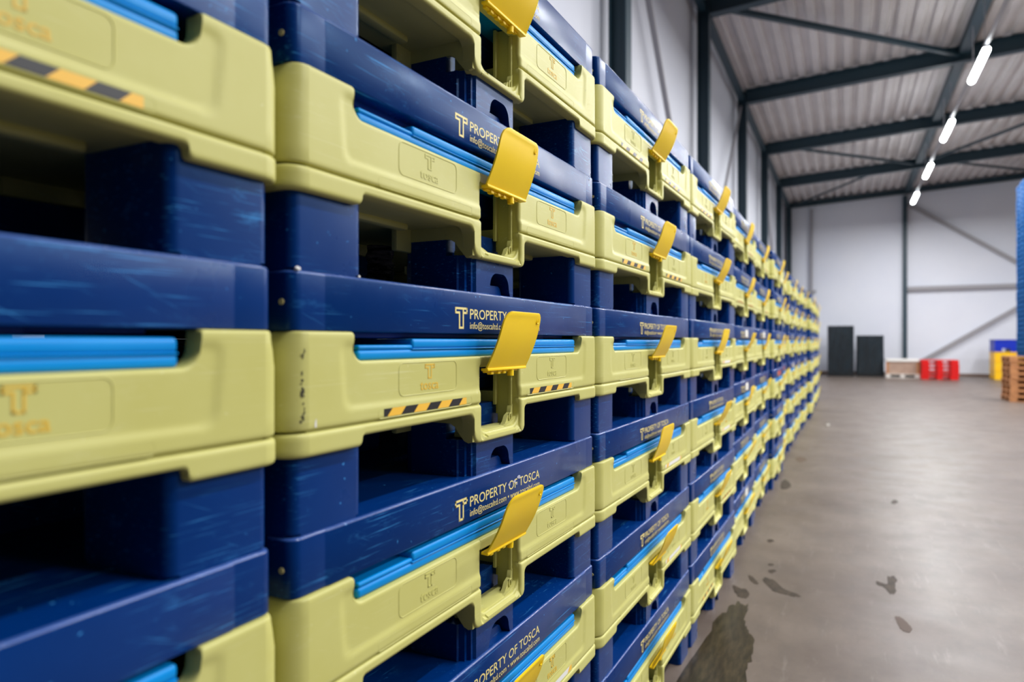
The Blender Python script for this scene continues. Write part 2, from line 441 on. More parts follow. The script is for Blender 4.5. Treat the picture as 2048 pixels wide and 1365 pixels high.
def band(bm, us, zb, zt, off, t, nrow, r=.004, caps=(True, True)):
    F, K = [], []
    for u in us:
        z0, z1 = zb(u), zt(u)
        rr = min(r, (z1 - z0) * .3)
        zs = [z0, z0 + rr * .12, z0 + rr * .45, z0 + rr] + [z0 + rr + (z1 - z0 - 2 * rr) * j / nrow for j in range(1, nrow)] + [z1 - rr, z1 - rr * .45, z1 - rr * .12, z1]
        p, n = path(u)
        col = []
        for z in zs:
            d = off(u, z) + edge_round(min(z - z0, z1 - z), rr)
            col.append(bm.verts.new((p[0] + n[0] * d, p[1] + n[1] * d, z)))
        F.append(col)
        K.append([bm.verts.new((p[0] - n[0] * t, p[1] - n[1] * t, z)) for z in (z0, z1)])
    for i in range(len(us) - 1):
        a, b = F[i], F[i + 1]
        for j in range(len(a) - 1): bm.faces.new((a[j], b[j], b[j + 1], a[j + 1]))
        ka, kb = K[i], K[i + 1]
        bm.faces.new((ka[1], kb[1], kb[0], ka[0]))
        bm.faces.new((a[-1], b[-1], kb[1], ka[1])); bm.faces.new((b[0], a[0], ka[0], kb[0]))
    if caps[0]: bm.faces.new(F[0] + [K[0][1], K[0][0]])
    if caps[1]: bm.faces.new([K[-1][0], K[-1][1]] + F[-1][::-1])
def ulist(a, b, step, crit):
    us = {round(a, 6), round(b, 6)}
    n = max(1, int(round((b - a) / step)))
    for i in range(n + 1): us.add(round(a + (b - a) * i / n, 6))
    for c in crit:
        if a < c < b: us.add(round(c, 6))
    return sorted(us)
crit = []
for c in CORN:
    for base, rads in ((TABD, (-.004, -.003, -.0015, -.0004, 0, .0008, .0025, .005, .009, .015, .02, .026)),
                       (CAPD, (-.007, -.004, -.002, -.0006, 0, .0005, .002, .005, .009))):
        for q in rads:
            for s in (1, -1):
                for g in (1, -1): crit.append(g * (c + s * (base + q)))
for mm_ in MIDS:
    for q in (-.024, -.018, -.012, -.008, -.004, -.0015, -.0004, 0, .0004, .002, .005, .009, .014, .018):
        for s in (1, -1):
            for g in (1, -1): crit.append(g * (mm_ + s * (.112 + q)))
arc = [g * (SF + SA * i / 7 + k * (SA + 2 * SS)) for i in range(8) for k in (0, 1) for g in (1, -1)]
opc = [OPC + s * (OPW - q) for s in (1, -1) for q in (0.0003, .001, .003, .006, .011, .018, .025, .03)]
def off_up(u, z):
    d = relief(u, z) + taper(u, z)
    if z < .225 and abs(u - OPC) < OPW + .02: d += edge_round(abs(u - OPC) - OPW, .007)
    return d
def off_lo(u, z):
    d = .0012
    if abs(u - OPC) < OPW + .02 and z > .08: d += edge_round(abs(u - OPC) - OPW, .007)
    return d
def rrect(y0, y1, z0, z1, r, x, n=5):
    pts = []
    for cy, cz, a0 in ((y1 - r, z1 - r, 0), (y0 + r, z1 - r, 90), (y0 + r, z0 + r, 180), (y1 - r, z0 + r, 270)):
        for i in range(n + 1):
            a = R_(a0 + 90 * i / n); pts.append((x, cy + r * math.cos(a), cz + r * math.sin(a)))
    return pts
def make_base():
    bm = bmesh.new(); T = .028
    up0 = lambda u: .1492
    lo1 = lambda u: .1465
    rnd = [OPC + s * (OPW + q) for s in (1, -1) for q in (.0008, .0025, .007)]
    # upper wall: front left, front right, over the pocket, sides and back
    for a, b in ((-SF, OPC - OPW), (OPC + OPW, SF)):
        band(bm, ulist(a, b, .0065, crit + rnd), up0, z_top, off_up, T, 26, .0045)
    band(bm, ulist(OPC - OPW, OPC + OPW, .012, []), lambda u: OP1, z_top, off_up, T, 4, .003)
    for a, b in ((SF, PER / 2), (-PER / 2, -SF)):
        band(bm, ulist(a, b, .05, crit + arc), up0, z_top, off_up, T, 6, .0045)
    # lower lip with corner caps and pocket frame
    for a, b in ((-SF, OPC - OPW), (OPC + OPW, SF)):
        band(bm, ulist(a, b, .02, crit + rnd), z_bot, lo1, off_lo, T, 6, .006)
    band(bm, ulist(OPC - OPW, OPC + OPW, .012, crit + opc), z_bot, op_bot, off_lo, T, 3, .004)
    for a, b in ((SF, PER / 2), (-PER / 2, -SF)):
        band(bm, ulist(a, b, .05, crit + arc), z_bot, lo1, off_lo, T, 4, .006)
    F = B_
    # hidden web closing the seam groove, deck, underside bars
    box(bm, F - .02, F - .006, -SF, OPC - OPW - .001, .14, .156); box(bm, F - .02, F - .006, OPC + OPW + .001, SF, .14, .156)
    box(bm, -B_ + .02, F - .2, -A_ + .02, A_ - .02, .134, .16)
    box(bm, F - .21, F - .02, -A_ + .02, -.1, .134, .16); box(bm, F - .21, F - .02, .1, A_ - .02, .134, .16)
    for s in (-1, 1):
        for xx in (F - .13, F - .62):
            y0, y1 = sorted((s * .41, s * .17)); box(bm, xx - .012, xx + .012, y0, y1, .122, .136, .005)
    # collars round the feet
    for cx in (F - .1, 0, -F + .1):
        for cy, h in ((-.512, .06), (0, .112), (.512, .06)):
            if cx > .3 and cy == 0: continue
            box(bm, cx - .098, min(cx + .098, F - .02), cy - h, cy + h, .108, .14, .004)
    # webs at both sides of the pocket
    q = [(F - .004, .146), (F - .004, .073), (F - .014, .070), (F - .024, .074), (F - .036, .088), (F - .046, .101), (F - .058, .108), (F - .2, .108), (F - .2, .146)]
    for s in (-1, 1):
        y0, y1 = sorted((s * .1115, s * .1035)); prism(bm, q, 'y', y0, y1)
    # pocket: cheeks, floor with ledges, inner rim
    for s in (-1, 1):
        Y = lambda a, b: sorted((OPC + s * a, OPC + s * b))
        box(bm, F - .06, F - .008, *Y(OPW + .0004, OPW + .008), .085, .24, .001)
        box(bm, F - .03, F - .021, *Y(OPW - .006, OPW + .004), .1, .222, .0025)
        box(bm, F - .066, F - .058, *Y(OPW - .012, OPW + .008), .13, .24, .002)
    o0, o1 = OPC - OPW, OPC + OPW
    box(bm, F - .064, F - .012, o0 - .006, o1 + .006, .076, .0885, .003)
    prism(bm, [(o1 - .045, .088), (o1 + .001, .088), (o1 + .001, .135), (o1 - .008, .128), (o1 - .012, .114), (o1 - .026, .108), (o1 - .034, .096)], 'x', F - .03, F - .02)
    prism(bm, [(o1 - .055, .088), (o1 + .001, .088), (o1 + .001, .108), (o1 - .012, .099), (o1 - .03, .094)], 'x', F - .0195, F - .012)
    prism(bm, [(o0 - .001, .088), (o0 + .05, .088), (o0 + .03, .094), (o0 - .001, .1)], 'x', F - .03, F - .014)
    tube(bm, [(F - .0185, o1 - .0165 + .006 * math.cos(a), .104 + .010 * math.sin(a)) for a in [2 * pi * i / 6 for i in range(6)]], .0022, 5, True)
    # back of the pocket (the inner wall of the tray)
    box(bm, F - .17, F - .155, -.16, .16, .086, .165, .004)
    # raised frames round emblem and tape
    for y0, y1 in ((-.357, -.175), (.187, .368)):
        tube(bm, rrect(y0, y1, .1825, .2385, .012, F - .0030), .0010, 6, True)
    for y0, y1 in ((-.415, -.122), (.128, .413)):
        tube(bm, rrect(y0, y1, .1505, .1665, .006, F - .0006), .0008, 5, True)
    bmesh.ops.remove_doubles(bm, verts=bm.verts, dist=.00005)
    return mesh_of(bm, 'base', M['olive'], 38)
def make_corner_foot(s):
    bm = bmesh.new(); h = .062; r = .03
    pts = [(p[1], p[2]) for p in rrect(-.085, .085, -h - .013, h + .013, .016, 0, 6)]
    vs = prism(bm, pts, 'z', 0.0, .136)
    for z in (.006,):
        pass
    bmesh.ops.bevel(bm, geom=[e for e in bm.edges if abs(e.verts[0].co.z) < 1e-6 and abs(e.verts[1].co.z) < 1e-6], offset=.004, segments=2, affect='EDGES')
    return mesh_of(bm, 'foot', M['navy'], 40)
def make_center_foot():
    """foot with stepped corners and an arch in its front"""
    bm = bmesh.new()
    # outline (x: depth, y) with ridged corners
    st = [(.085, .082), (.079, .086), (.079, .093), (.07, .095), (.07, .103), (.058, .106), (.056, .111)]
    pts = [(x, y) for x, y in st] + [(-x, y) for x, y in reversed(st)] + [(-x, -y) for x, y in st] + [(x, -y) for x, y in reversed(st)]
    prism(bm, pts, 'z', .0465, .075)
    prism(bm, [(.03, .111), (.03, -.111), (-.056, -.111)] + [(-x, -y) for x, y in st][::-1][1:] + [(-x, y) for x, y in st][:-1] + [(-.056, .111)], 'z', .075, .136)
    # legs of the arch: front shell split by the arch
    y0, y1, r = -.03, .068, .03
    arch = []
    for i in range(9):
        a = R_(180 - 90 * i / 8); arch.append((y0 + .006 + r + r * math.cos(a), .0465 - r + r * math.sin(a)))
    for i in range(9):
        a = R_(90 - 90 * i / 8); arch.append((y1 - .006 - r + r * math.cos(a), .0465 - r + r * math.sin(a)))
    left = [(-.082, 0), (y0, 0)] + [p for p in arch[:9]] + [(-.082, .0465)]
    right = [(.082, .0465)] + [p for p in arch[9:]] + [(y1, 0), (.082, 0)]
    prism(bm, left, 'x', .03, .085); prism(bm, right, 'x', .03, .085)
    for s in (-1, 1):
        q = [(x, y * s) for x, y in st] + [(.03, .111 * s), (.03, .082 * s)]
        prism(bm, q, 'z', 0, .0465)
    prism(bm, [(.03, .111), (-.056, .111)] + [(-x, y) for x, y in reversed(st)][1:] + [(-x, -y) for x, y in st][:-1] + [(-.056, -.111), (.03, -.111)], 'z', 0, .0465)
    return mesh_of(bm, 'foot', M['navy'], 30)
def make_plain_foot():
    bm = bmesh.new(); box(bm, -.085, .085, -.105, .105, 0, .136, .012)
    return mesh_of(bm, 'foot', M['navy'], 40)
LIDX = B_ - .007
def make_lid():
    bm = bmesh.new()
    la, lb, lr = A_ - .013, B_ - .007, .018
    # outline with slightly proud middle sections and a shallow notch beside each corner
    pts = []
    def corner(cx, cy, a0):
        for i in range(7):
            a = R_(a0 + 90 * i / 6); pts.append((cx + lr * math.cos(a), cy + lr * math.sin(a)))
    # start at front (+x) going +y
    sm = .526; st = .0018
    pts += [(lb, -sm + .003), (lb, sm - .003), (lb - st, sm), (lb - st, sm + .003)]
    corner(lb - st - lr, la - lr, 0)
    pts += [(lb - .05, la), (lb - .052, la - .009), (lb - .085, la - .009), (lb - .087, la), (-lb + .05, la)]
    corner(-lb + lr, la - lr, 90)
    corner(-lb + lr, -la + lr, 180)
    pts += [(-lb + .05, -la), (lb - .087, -la), (lb - .085, -la + .009), (lb - .052, -la + .009), (lb - .05, -la)]
    corner(lb - st - lr, -la + lr, 270)
    pts += [(lb - st, -sm - .003), (lb - st, -sm)]
    n = len(pts)
    rings = []
    def inset(d):      # scale the outline inward by about d
        return [(x * (1 - d / lb), y * (1 - d / la)) for x, y in pts]
    for d, z in ((.02, .2905), (.0028, .2905), (.0006, .2915), (0, .2935), (0, .3700), (.0005, .3724), (.0016, .3741), (.0032, .3751), (.0054, .3755)):
        rings.append([bm.verts.new((x, y, z)) for x, y in inset(d)])
    for ri, (a, b) in enumerate(zip(rings, rings[1:])):
        for i in range(n):
            f = bm.faces.new((a[i], a[(i + 1) % n], b[(i + 1) % n], b[i]))
            if ri in (5, 6, 7): f.material_index = 1  # upper bevel carries the painted highlight
    bm.faces.new(rings[-1]); bm.faces.new(rings[0][::-1])
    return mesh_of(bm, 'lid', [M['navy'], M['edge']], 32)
def make_rivet():
    bm = bmesh.new()
    tube(bm, [(LIDX - .022, -(A_ - .016), .331), (LIDX - .022, -(A_ - .0115), .331)], .0045, 10)
    return mesh_of(bm, 'rivet', M['print'], 40)
def make_lid_bump():
    """bump of the lid below, modelled with the foot whose arch it fills"""
    bm = bmesh.new()
    prism(bm, [(-.026, .0004), (-.023, .017), (-.018, .0215), (.042, .0215), (.05, .017), (.06, .0004)], 'x', .037, .068)
    return mesh_of(bm, 'stop', M['navy'], 30)  # 'stop' is the bump of the lid below, not a part of the foot
def make_skirt():
    bm = bmesh.new()
    box(bm, LIDX - .9, LIDX - .03, -.43, .30, .2815, .2915, .002)
    box(bm, LIDX - .9, LIDX - .033, .30, .43, .2835, .2915, .002)
    return mesh_of(bm, 'lid_skirt', M['skirt'])
def make_wall_lower():
    bm = bmesh.new()
    box(bm, -B_ + .05, B_ - .0125, -.449, .452, .2447, .2615, .0055, 3)
    return mesh_of(bm, 'folded_wall', M['azure'])
def make_wall_upper():
    bm = bmesh.new()
    box(bm, -B_ + .05, B_ - .0135, -.447, -.302, .2617, .2695, .0035, 3)
    box(bm, -B_ + .05, B_ - .0115, -.305, .451, .2617, .2805, .006, 3)
    box(bm, B_ - .2, B_ - .0105, -.306, .45, .2605, .2632, .001, 1)
    return mesh_of(bm, 'folded_wall', M['azure'])
def make_inner():
    bm = bmesh.new(); box(bm, B_ - .3, B_ - .1, -.3, .3, .19, .243, .004); box(bm, B_ - .3, B_ - .108, -.3, .3, .165, .19, .003)
    return mesh_of(bm, 'folded_floor', M['navy'])
def make_flap():
    """hinge at the origin, plate rising along +z and leaning outward"""
    bm = bmesh.new(); ny, nz = 18, 14
    y0, y1, h = -.083, .098, .119
    def outline(t):    # y-limits at height t (0..1), rounded upper corners, left one larger
        z = t * h
        rl, rr = .034, .016
        a = y0 + .002; b = y1
        if z > h - rl: a += rl - math.sqrt(max(0, rl * rl - (z - h + rl) ** 2))
        if z > h - rr: b -= rr - math.sqrt(max(0, rr * rr - (z - h + rr) ** 2))
        a += .006 * t
        b -= .002 * t
        return a, b, z
    def lean(t):       # outward distance of the plate over its height
        return .010 + .041 * t + .006 * math.sin(t * pi)
    ts = [i / nz for i in range(nz + 1)]
    ts = [t if t < .7 else .7 + .3 * (1 - max(0., 1 - (t - .7) / .3) ** 1.8) for t in ts]
    F, K = [], []
    for t in ts:
        a, b, z = outline(min(t, .9995)); fr, bk = [], []
        for j in range(ny + 1):
            q = j / ny; y = a + (b - a) * q
            e = min(y - a, b - y, (h - z) * .9 + .0)
            rim = .0016 * (1 - sstep(.004, .009, e)) - .0012 * (1 - sstep(0, .002, e))
            x = lean(t)
            fr.append(bm.verts.new((x + rim, y, z))); bk.append(bm.verts.new((x - .0035, y, z)))
        F.append(fr); K.append(bk)
    for i in range(nz):
        for j in range(ny):
            bm.faces.new((F[i][j], F[i][j + 1], F[i + 1][j + 1], F[i + 1][j]))
            bm.faces.new((K[i][j + 1], K[i][j], K[i + 1][j], K[i + 1][j + 1]))
        bm.faces.new((F[i][0], F[i + 1][0], K[i + 1][0], K[i][0])); bm.faces.new((F[i + 1][-1], F[i][-1], K[i][-1], K[i + 1][-1]))
    bm.faces.new([F[0][j] for j in range(ny, -1, -1)] + K[0]); bm.faces.new(F[-1] + K[-1][::-1])
    # return lip down to the hinge
    box(bm, -.004, .0125, y0 + .003, y1 - .001, -.004, .0015, .0012)
    return mesh_of(bm, 'flap', M['flap'], 45)
def make_pin():
    bm = bmesh.new()
    tube(bm, [(.004, .035, -.003), (.004, .035, -.018)], .0075, 10)
    box(bm, -.006, .004, -.07, .07, -.008, -.003, .001)
    for yy in (-.055, -.025, .0): box(bm, -.004, .006, yy, yy + .012, -.012, -.004, .001)
    return mesh_of(bm, 'hinge_pin', M['flap'])
def make_slot():
    bm = bmesh.new(); tube(bm, rrect(.077, .085, .096, .108, .003, .0475), .0016, 5, True)
    return mesh_of(bm, 'slot_rim', M['flap'])
def text_mesh(body, width, height, x, y, z, bold=0.0):
    """letters standing on a face that looks along +x: left end at y, baseline at z, depth x"""
    cu = bpy.data.curves.new('text', 'FONT'); cu.body = body; cu.size = 1.0; cu.extrude = 0.0; cu.resolution_u = 3; cu.offset = bold
    o = bpy.data.objects.new('text', cu); C.objects.link(o)
    bpy.context.view_layer.update()
    me = bpy.data.meshes.new_from_object(o.evaluated_get(bpy.context.evaluated_depsgraph_get()))
    bpy.data.objects.remove(o); bpy.data.curves.remove(cu)
    xs = [v.co.x for v in me.vertices]
    sx = width / (max(xs) - min(xs)); x0 = min(xs)
    out = [((v.co.x - x0) * sx, v.co.y * height) for v in me.vertices]
    faces = [tuple(p.vertices) for p in me.polygons]
    bpy.data.meshes.remove(me)
    vs = [(x, y + a, z + b) for a, b in out]
    return vs, faces
def add_raw(bm, vs, fs, thick=0.0):
    V = [bm.verts.new(v) for v in vs]
    new = []
    for f in fs:
        try: new.append(bm.faces.new([V[i] for i in f]))
        except ValueError: pass
    if thick:
        for f in new: f.normal_update()
        r = bmesh.ops.extrude_face_region(bm, geom=new)
        for e in r['geom']:
            if isinstance(e, bmesh.types.BMVert): e.co.x += thick
def tee_boxes(bm, x, y, z, w, h, s, t=.0004):
    """the double-line T mark: left loop, right loop and stem drawn as strokes of width s"""
    def st(a0, a1, b0, b1): box(bm, x - .0002, x + t, y + a0 * w, y + a1 * w, z + b0 * h, z + b1 * h)
    sw, sh = s / w, s / h
    st(0, .60, 1 - sh, 1); st(0, sw, .70, 1); st(0, .30 + sw, .70, .70 + sh)
    st(.30, .30 + sw, 0, .70); st(.60, .60 + sw, 0, 1); st(.30, .60 + sw, 0, sh)
    st(.66, 1, 1 - sh, 1); st(1 - sw, 1, .70, 1); st(.60, 1, .70, .70 + sh)
def make_lettering():
    bm = bmesh.new(); x = LIDX + .0003
    a, b = text_mesh('PROPERTY OF TOSCA', .328, .0285, x, -.117, .3205, .004)
    add_raw(bm, a, b)
    a, b = text_mesh('info@toscaltd.com \u2022 www.toscaltd.com', .328, .0195, x, -.117, .3005)
    add_raw(bm, a, b)
    tee_boxes(bm, x - .0002, -.173, .3, .046, .042, .0042, .0004)
    return mesh_of(bm, 'lettering', M['print'], 0)
def make_emblem(yc, m, t, sink=0.0):
    bm = bmesh.new(); x = B_ - .0028 + .0002 - sink
    a, b = text_mesh('tosca', .058, .0245, x, yc - .029, .1895, .01)
    add_raw(bm, a, b, t)
    tee_boxes(bm, x, yc - .0145, .2085, .031, .0265, .0026, t)
    return mesh_of(bm, 'emblem', m, 0)
def make_tape(y0, y1, worn=False):
    bm = bmesh.new(); z0, z1 = .1525, .1655; x0, x1 = B_ - .0006, B_ + .0002
    n = 7; w = (y1 - y0) / (n + .0); sl = .014
    box(bm, x0, x1 - .00015, y0, y1, z0, z1, 0, 1, 0)
    k = 0
    yy = y0 + w * .25
    while yy < y1 - w * .5:
        if worn and random.random() < .45: yy += 2 * w; continue
        q = [(max(yy, y0), z0), (min(yy + w, y1), z0), (min(yy + w + sl, y1), z1), (min(yy + sl, y1), z1)]
        vs = [bm.verts.new((x1, a, b)) for a, b in q]
        f = bm.faces.new(vs); f.material_index = 1
        yy += 2 * w
    return mesh_of(bm, 'hazard_tape', [M['black'] if not worn else M['white'], M['tape']], 0)

ME = dict(stop=make_lid_bump(), rivet=make_rivet(), base=make_base(), cfoot=make_corner_foot(1), mfoot=make_center_foot(), pfoot=make_plain_foot(), lid=make_lid(), skirt=make_skirt(),
          wl=make_wall_lower(), wu=make_wall_upper(), inner=make_inner(), flap=make_flap(), pin=make_pin(), slot=make_slot(), letters=make_lettering(),
          eL=make_emblem(-.266, M['olive'], .0006, .0001), eR=make_emblem(.2775, M['olive'], .0006, .0001),
          pL=make_emblem(-.266, M['inkgold'], .0003), pR=make_emblem(.2775, M['inkgold'], .0003),
          tL=make_tape(-.401, -.142), tR=make_tape(.144, .399), wL=make_tape(-.401, -.142, True), wR=make_tape(.144, .399, True))
bm = bmesh.new(); box(bm, LIDX - .0005, LIDX + .0008, .05, .17, .305, .355); ME['wlabel'] = mesh_of(bm, 'paper_label', M['white'], 0)
bm = bmesh.new(); box(bm, LIDX - .0005, LIDX + .0008, -.1, .16, .303, .35); ME['rlabel'] = mesh_of(bm, 'paper_label', M['red_label'], 0)

HINGE = (B_ + .001, 0.0, .2185)
def build_container(name, label, loc, rz, opts):
    t = thing(name, label, 'container', loc, rz, 'folded containers stacked along the wall')
    link('base', ME['base'], t)
    for ix, cx in enumerate((B_ - .098, 0, -B_ + .098)):
        for cy in (-.513, 0, .513):
            me = ME['cfoot'] if cy else (ME['mfoot'] if ix == 0 else ME['pfoot'])
            ft = link('foot', me, t, (cx, cy, 0))
            if ix == 0 and cy == 0: link('stop', ME['stop'], ft)  # belongs to the lid underneath, parented to this foot instead
    lid = link('lid', ME['lid'], t)
    link('lid_skirt', ME['skirt'], lid); link('rivet', ME['rivet'], lid)
    if opts.get('letters', True): link('lettering', ME['letters'], lid)
    if opts.get('label'): link('paper_label', ME[opts['label']], lid)
    link('folded_wall', ME['wl'], t); link('folded_wall', ME['wu'], t); link('folded_floor', ME['inner'], t)
    f = link('flap', ME['flap'], t, HINGE); f.rotation_euler = (0, R_(opts.get('tilt', 0)), 0)
    link('hinge_pin', ME['pin'], f); link('slot_rim', ME['slot'], f)
    link('emblem', ME[opts.get('em', 'ee')[0] + 'L'], t); link('emblem', ME[opts.get('em', 'ee')[1] + 'R'], t)
    for k in opts.get('tape', ()): link('hazard_tape', ME[k], t)
    return t

# stacks: front point (x, y) of each stack and its turn; the first four stand a touch askew to the hall
DEL = math.atan(704 / 1365) - YAW
stacks = []
for k in range(4):
    xs, ys = -.693, 1.291 + 1.217 * (k - 1)
    stacks.append((xs * math.cos(DEL) + ys * math.sin(DEL), -xs * math.sin(DEL) + ys * math.cos(DEL), -DEL))
for fx, fy in zip((-.625, -.64, -.605, -.665, -.64, -.63, -.61, -.56, -.59, -.575, -.585),
                  (4.985, 6.203, 7.425, 8.66, 9.89, 11.13, 12.38, 13.93, 15.15, 16.38, 17.60)):
    stacks.append((fx, fy, random.uniform(-.0015, .0015)))
SPECIAL = {  # (stack, level from the floor): what the photograph shows on that container
    (1, 3): dict(tape=('tL', 'tR'), em='pe', tilt=0), (1, 4): dict(em='ep', tilt=-3), (1, 5): dict(em='ep', tilt=2),
    (1, 2): dict(em='ee', tilt=4), (1, 1): dict(em='ep', tape=('wR',), tilt=5), (1, 0): dict(em='ee'),
    (0, 4): dict(em='pp', tape=('tR',)), (0, 3): dict(em='pp'), (0, 2): dict(em='ee'), (0, 5): dict(em='pp'),
    (2, 5): dict(tape=('tL', 'tR'), em='ee'), (2, 4): dict(tape=('tL', 'tR'), em='pe'), (2, 3): dict(em='ee'),
    (2, 2): dict(tape=('wR',), em='ee'), (2, 1): dict(tape=('wR',), em='ee', tilt=5), (2, 0): dict(em='ep', tape=('wL',)),
    (3, 5): dict(tape=('tL',), em='ee'), (3, 4): dict(em='pe'), (3, 3): dict(em='ee', tape=('wR',)),
    (6, 2): dict(label='rlabel'), (7, 2): dict(label='rlabel'), (4, 3): dict(label='wlabel'), (5, 3): dict(label='wlabel')}
LOOK = {(1, 3): 'with black and yellow tape and a golden emblem', (1, 4): 'with a plain embossed emblem and no tape', (1, 5): 'cut by the top edge',
        (1, 2): 'with both lettering lines in full view', (1, 1): 'with a worn scrap of tape', (0, 4): 'with striped tape, blurred and close'}
LEVEL = ['on the floor', 'second from the floor', 'third from the floor', 'fourth from the floor', 'fifth from the floor', 'topmost']
for k, (fx, fy, rz) in enumerate(stacks):
    for lv in range(6):
        o = SPECIAL.get((k, lv))
        if o is None:
            o = dict(em=random.choice(('ee', 'pe', 'ep', 'pp')), tape=random.choice(((), (), ('tL',), ('tR',), ('tL', 'tR'), ('wR',))),
                     label=random.choice((None, None, None, None, 'wlabel')))
        o.setdefault('tilt', random.uniform(-3, 6))
        jy, jx, jr = ((random.uniform(-.002, .002), random.uniform(-.005, .005), random.uniform(-.0012, .0012)) if k != 1 else (0, 0, random.uniform(-.0008, .0008)))
        r = rz + jr
        loc = (fx + jx - B_ * math.cos(r), fy + jy - B_ * math.sin(r), lv * HU)
        lab = 'folded yellow-green container, %s in the %s stack from the left' % (LEVEL[lv], ORD[k])
        if (k, lv) in LOOK: lab = 'container %s, %s, %s stack' % (LOOK[(k, lv)], LEVEL[lv], ORD[k])
        build_container('folded_container', lab, loc, r, o)

def patch(bm, c, h, w, lift, face='base'):
    pts = []
    for i in range(11):
        a = 2 * pi * i / 11; q = random.uniform(.55, 1.1)
        y, z = c[0] + w * q * math.cos(a), c[1] + h * q * math.sin(a)
        if face == 'base':
            p, n = path(y); pts.append(bm.verts.new((p[0] + n[0] * lift, p[1] + n[1] * lift, z)))
        else: pts.append(bm.verts.new((LIDX + lift, y, z)))
    bm.faces.new(pts)
marked = [o for o in bpy.data.objects if o.get('category') == 'container']
for nm, m_, spots in (('scuff_mark', mat('dark_scuff', srgb(62, 60, 40), .6), [(-.58 + random.gauss(0, .0018), random.choice((.256, .256, .235, .222, .208, .205, .198, .18, .17, .168)) + random.gauss(0, .004), random.uniform(.0008, .0042), random.uniform(.0005, .0026)) for _ in range(34)]),
                      ('paint_chip', M['white'], ((-.556, .158, .009, .0022),))):
    bm = bmesh.new()
    for y, z, h, w in spots: patch(bm, (y, z), h, w, .0003)
    link(nm, mesh_of(bm, nm, m_, 0), marked[6 + 3])
bm = bmesh.new()
for y, z, h, w in ((.052, .333, .004, .006), (.078, .336, .005, .009), (.098, .342, .0045, .01), (.088, .328, .003, .004)): patch(bm, (y, z), h, w, .0009, 'lid')
link('sticker_residue', mesh_of(bm, 'sticker_residue', mat('pale_residue', srgb(176, 176, 196), .7), 0), [c for c in marked[6 + 2].children if c.name.startswith('lid')][0])
# crumpled film left in the fork opening of the second stack
bm = bmesh.new()
rg = []
for i in range(26):
    z = .118 * i / 25
    rg.append([bm.verts.new(((.03 + .006 * math.sin(70 * z + 3 * a) * math.sin(190 * z)) * math.cos(a), (.03 + .005 * math.sin(260 * z + 2 * a)) * math.sin(a), z)) for a in [2 * pi * j / 18 for j in range(18)]])
for a, b in zip(rg, rg[1:]):
    for j in range(18): bm.faces.new((a[j], a[(j + 1) % 18], b[(j + 1) % 18], b[j]))
bm.faces.new(rg[0][::-1]); bm.faces.new(rg[-1])
o = link('film_roll', mesh_of(bm, 'film_roll', M['brownfilm'], 60)); o.location = (-.965, 1.28, 4 * HU + .0003)
tag(o, 'crumpled shiny brownish film roll lying inside the fork opening of the second stack', 'film')

# ------------------------------------------------------------------ far end of the hall
def at(px, py, z=0.0):
    """hall point at height z that was read off the photograph at px, py"""
    f = 1365.0; Z = (H_EYE - z) * f / (py - 682.5); Xc = Z * (px - 1024) / f
    return Xc * math.cos(YAW) - Z * math.sin(YAW), Xc * math.sin(YAW) + Z * math.cos(YAW)
def film_load(x, y, w, d, h, flare, label):
    t = thing('wrapped_pallet_load', label, 'pallet load', (x, y, 0), 0, None)
    bm = bmesh.new(); nz, n = 10, 64; rings = []
    for i in range(nz + 1):
        tt = i / nz; e = 1 + flare * (1 - tt) ** 3
        ring = []
        for j in range(n):
            a = 2 * pi * (j + .5) / n; cx, cy = math.cos(a), math.sin(a)
            s = max(abs(cx), abs(cy)); px, py = cx / s, cy / s
            rip = 1 + .008 * math.sin(j * 2.7) + .006 * math.sin(j * 5.1 + i)
            ring.append(bm.verts.new((px * w / 2 * e * rip, py * d / 2 * e * rip, .12 + (h - .12) * tt)))
        rings.append(ring)
    for a, b in zip(rings, rings[1:]):
        for j in range(n): bm.faces.new((a[j], a[(j + 1) % n], b[(j + 1) % n], b[j]))
    bm.faces.new(rings[0][::-1]); bm.faces.new(rings[-1])
    link('film_cover', mesh_of(bm, 'film_cover', M['film'], 40), t)
    for yy in (-.4, 0, .4):
        bm = bmesh.new(); box(bm, -w / 2, w / 2, yy * d - .05, yy * d + .05, 0, .12)
        link('pallet_runner', mesh_of(bm, 'pallet_runner', M['black'], 0), t)
    return t
ax_, ay_ = at(1681, 754)
film_load(ax_, ay_ + .5, .93, 1.0, 2.0, .0, 'tall black film-wrapped load by the back wall, left of the pair')
ax_, ay_ = at(1740, 754.5)
film_load(ax_, ay_ + .5, 0.94, 1.0, 1.62, .045, 'shorter black film-wrapped load flaring at its foot, right of the pair')
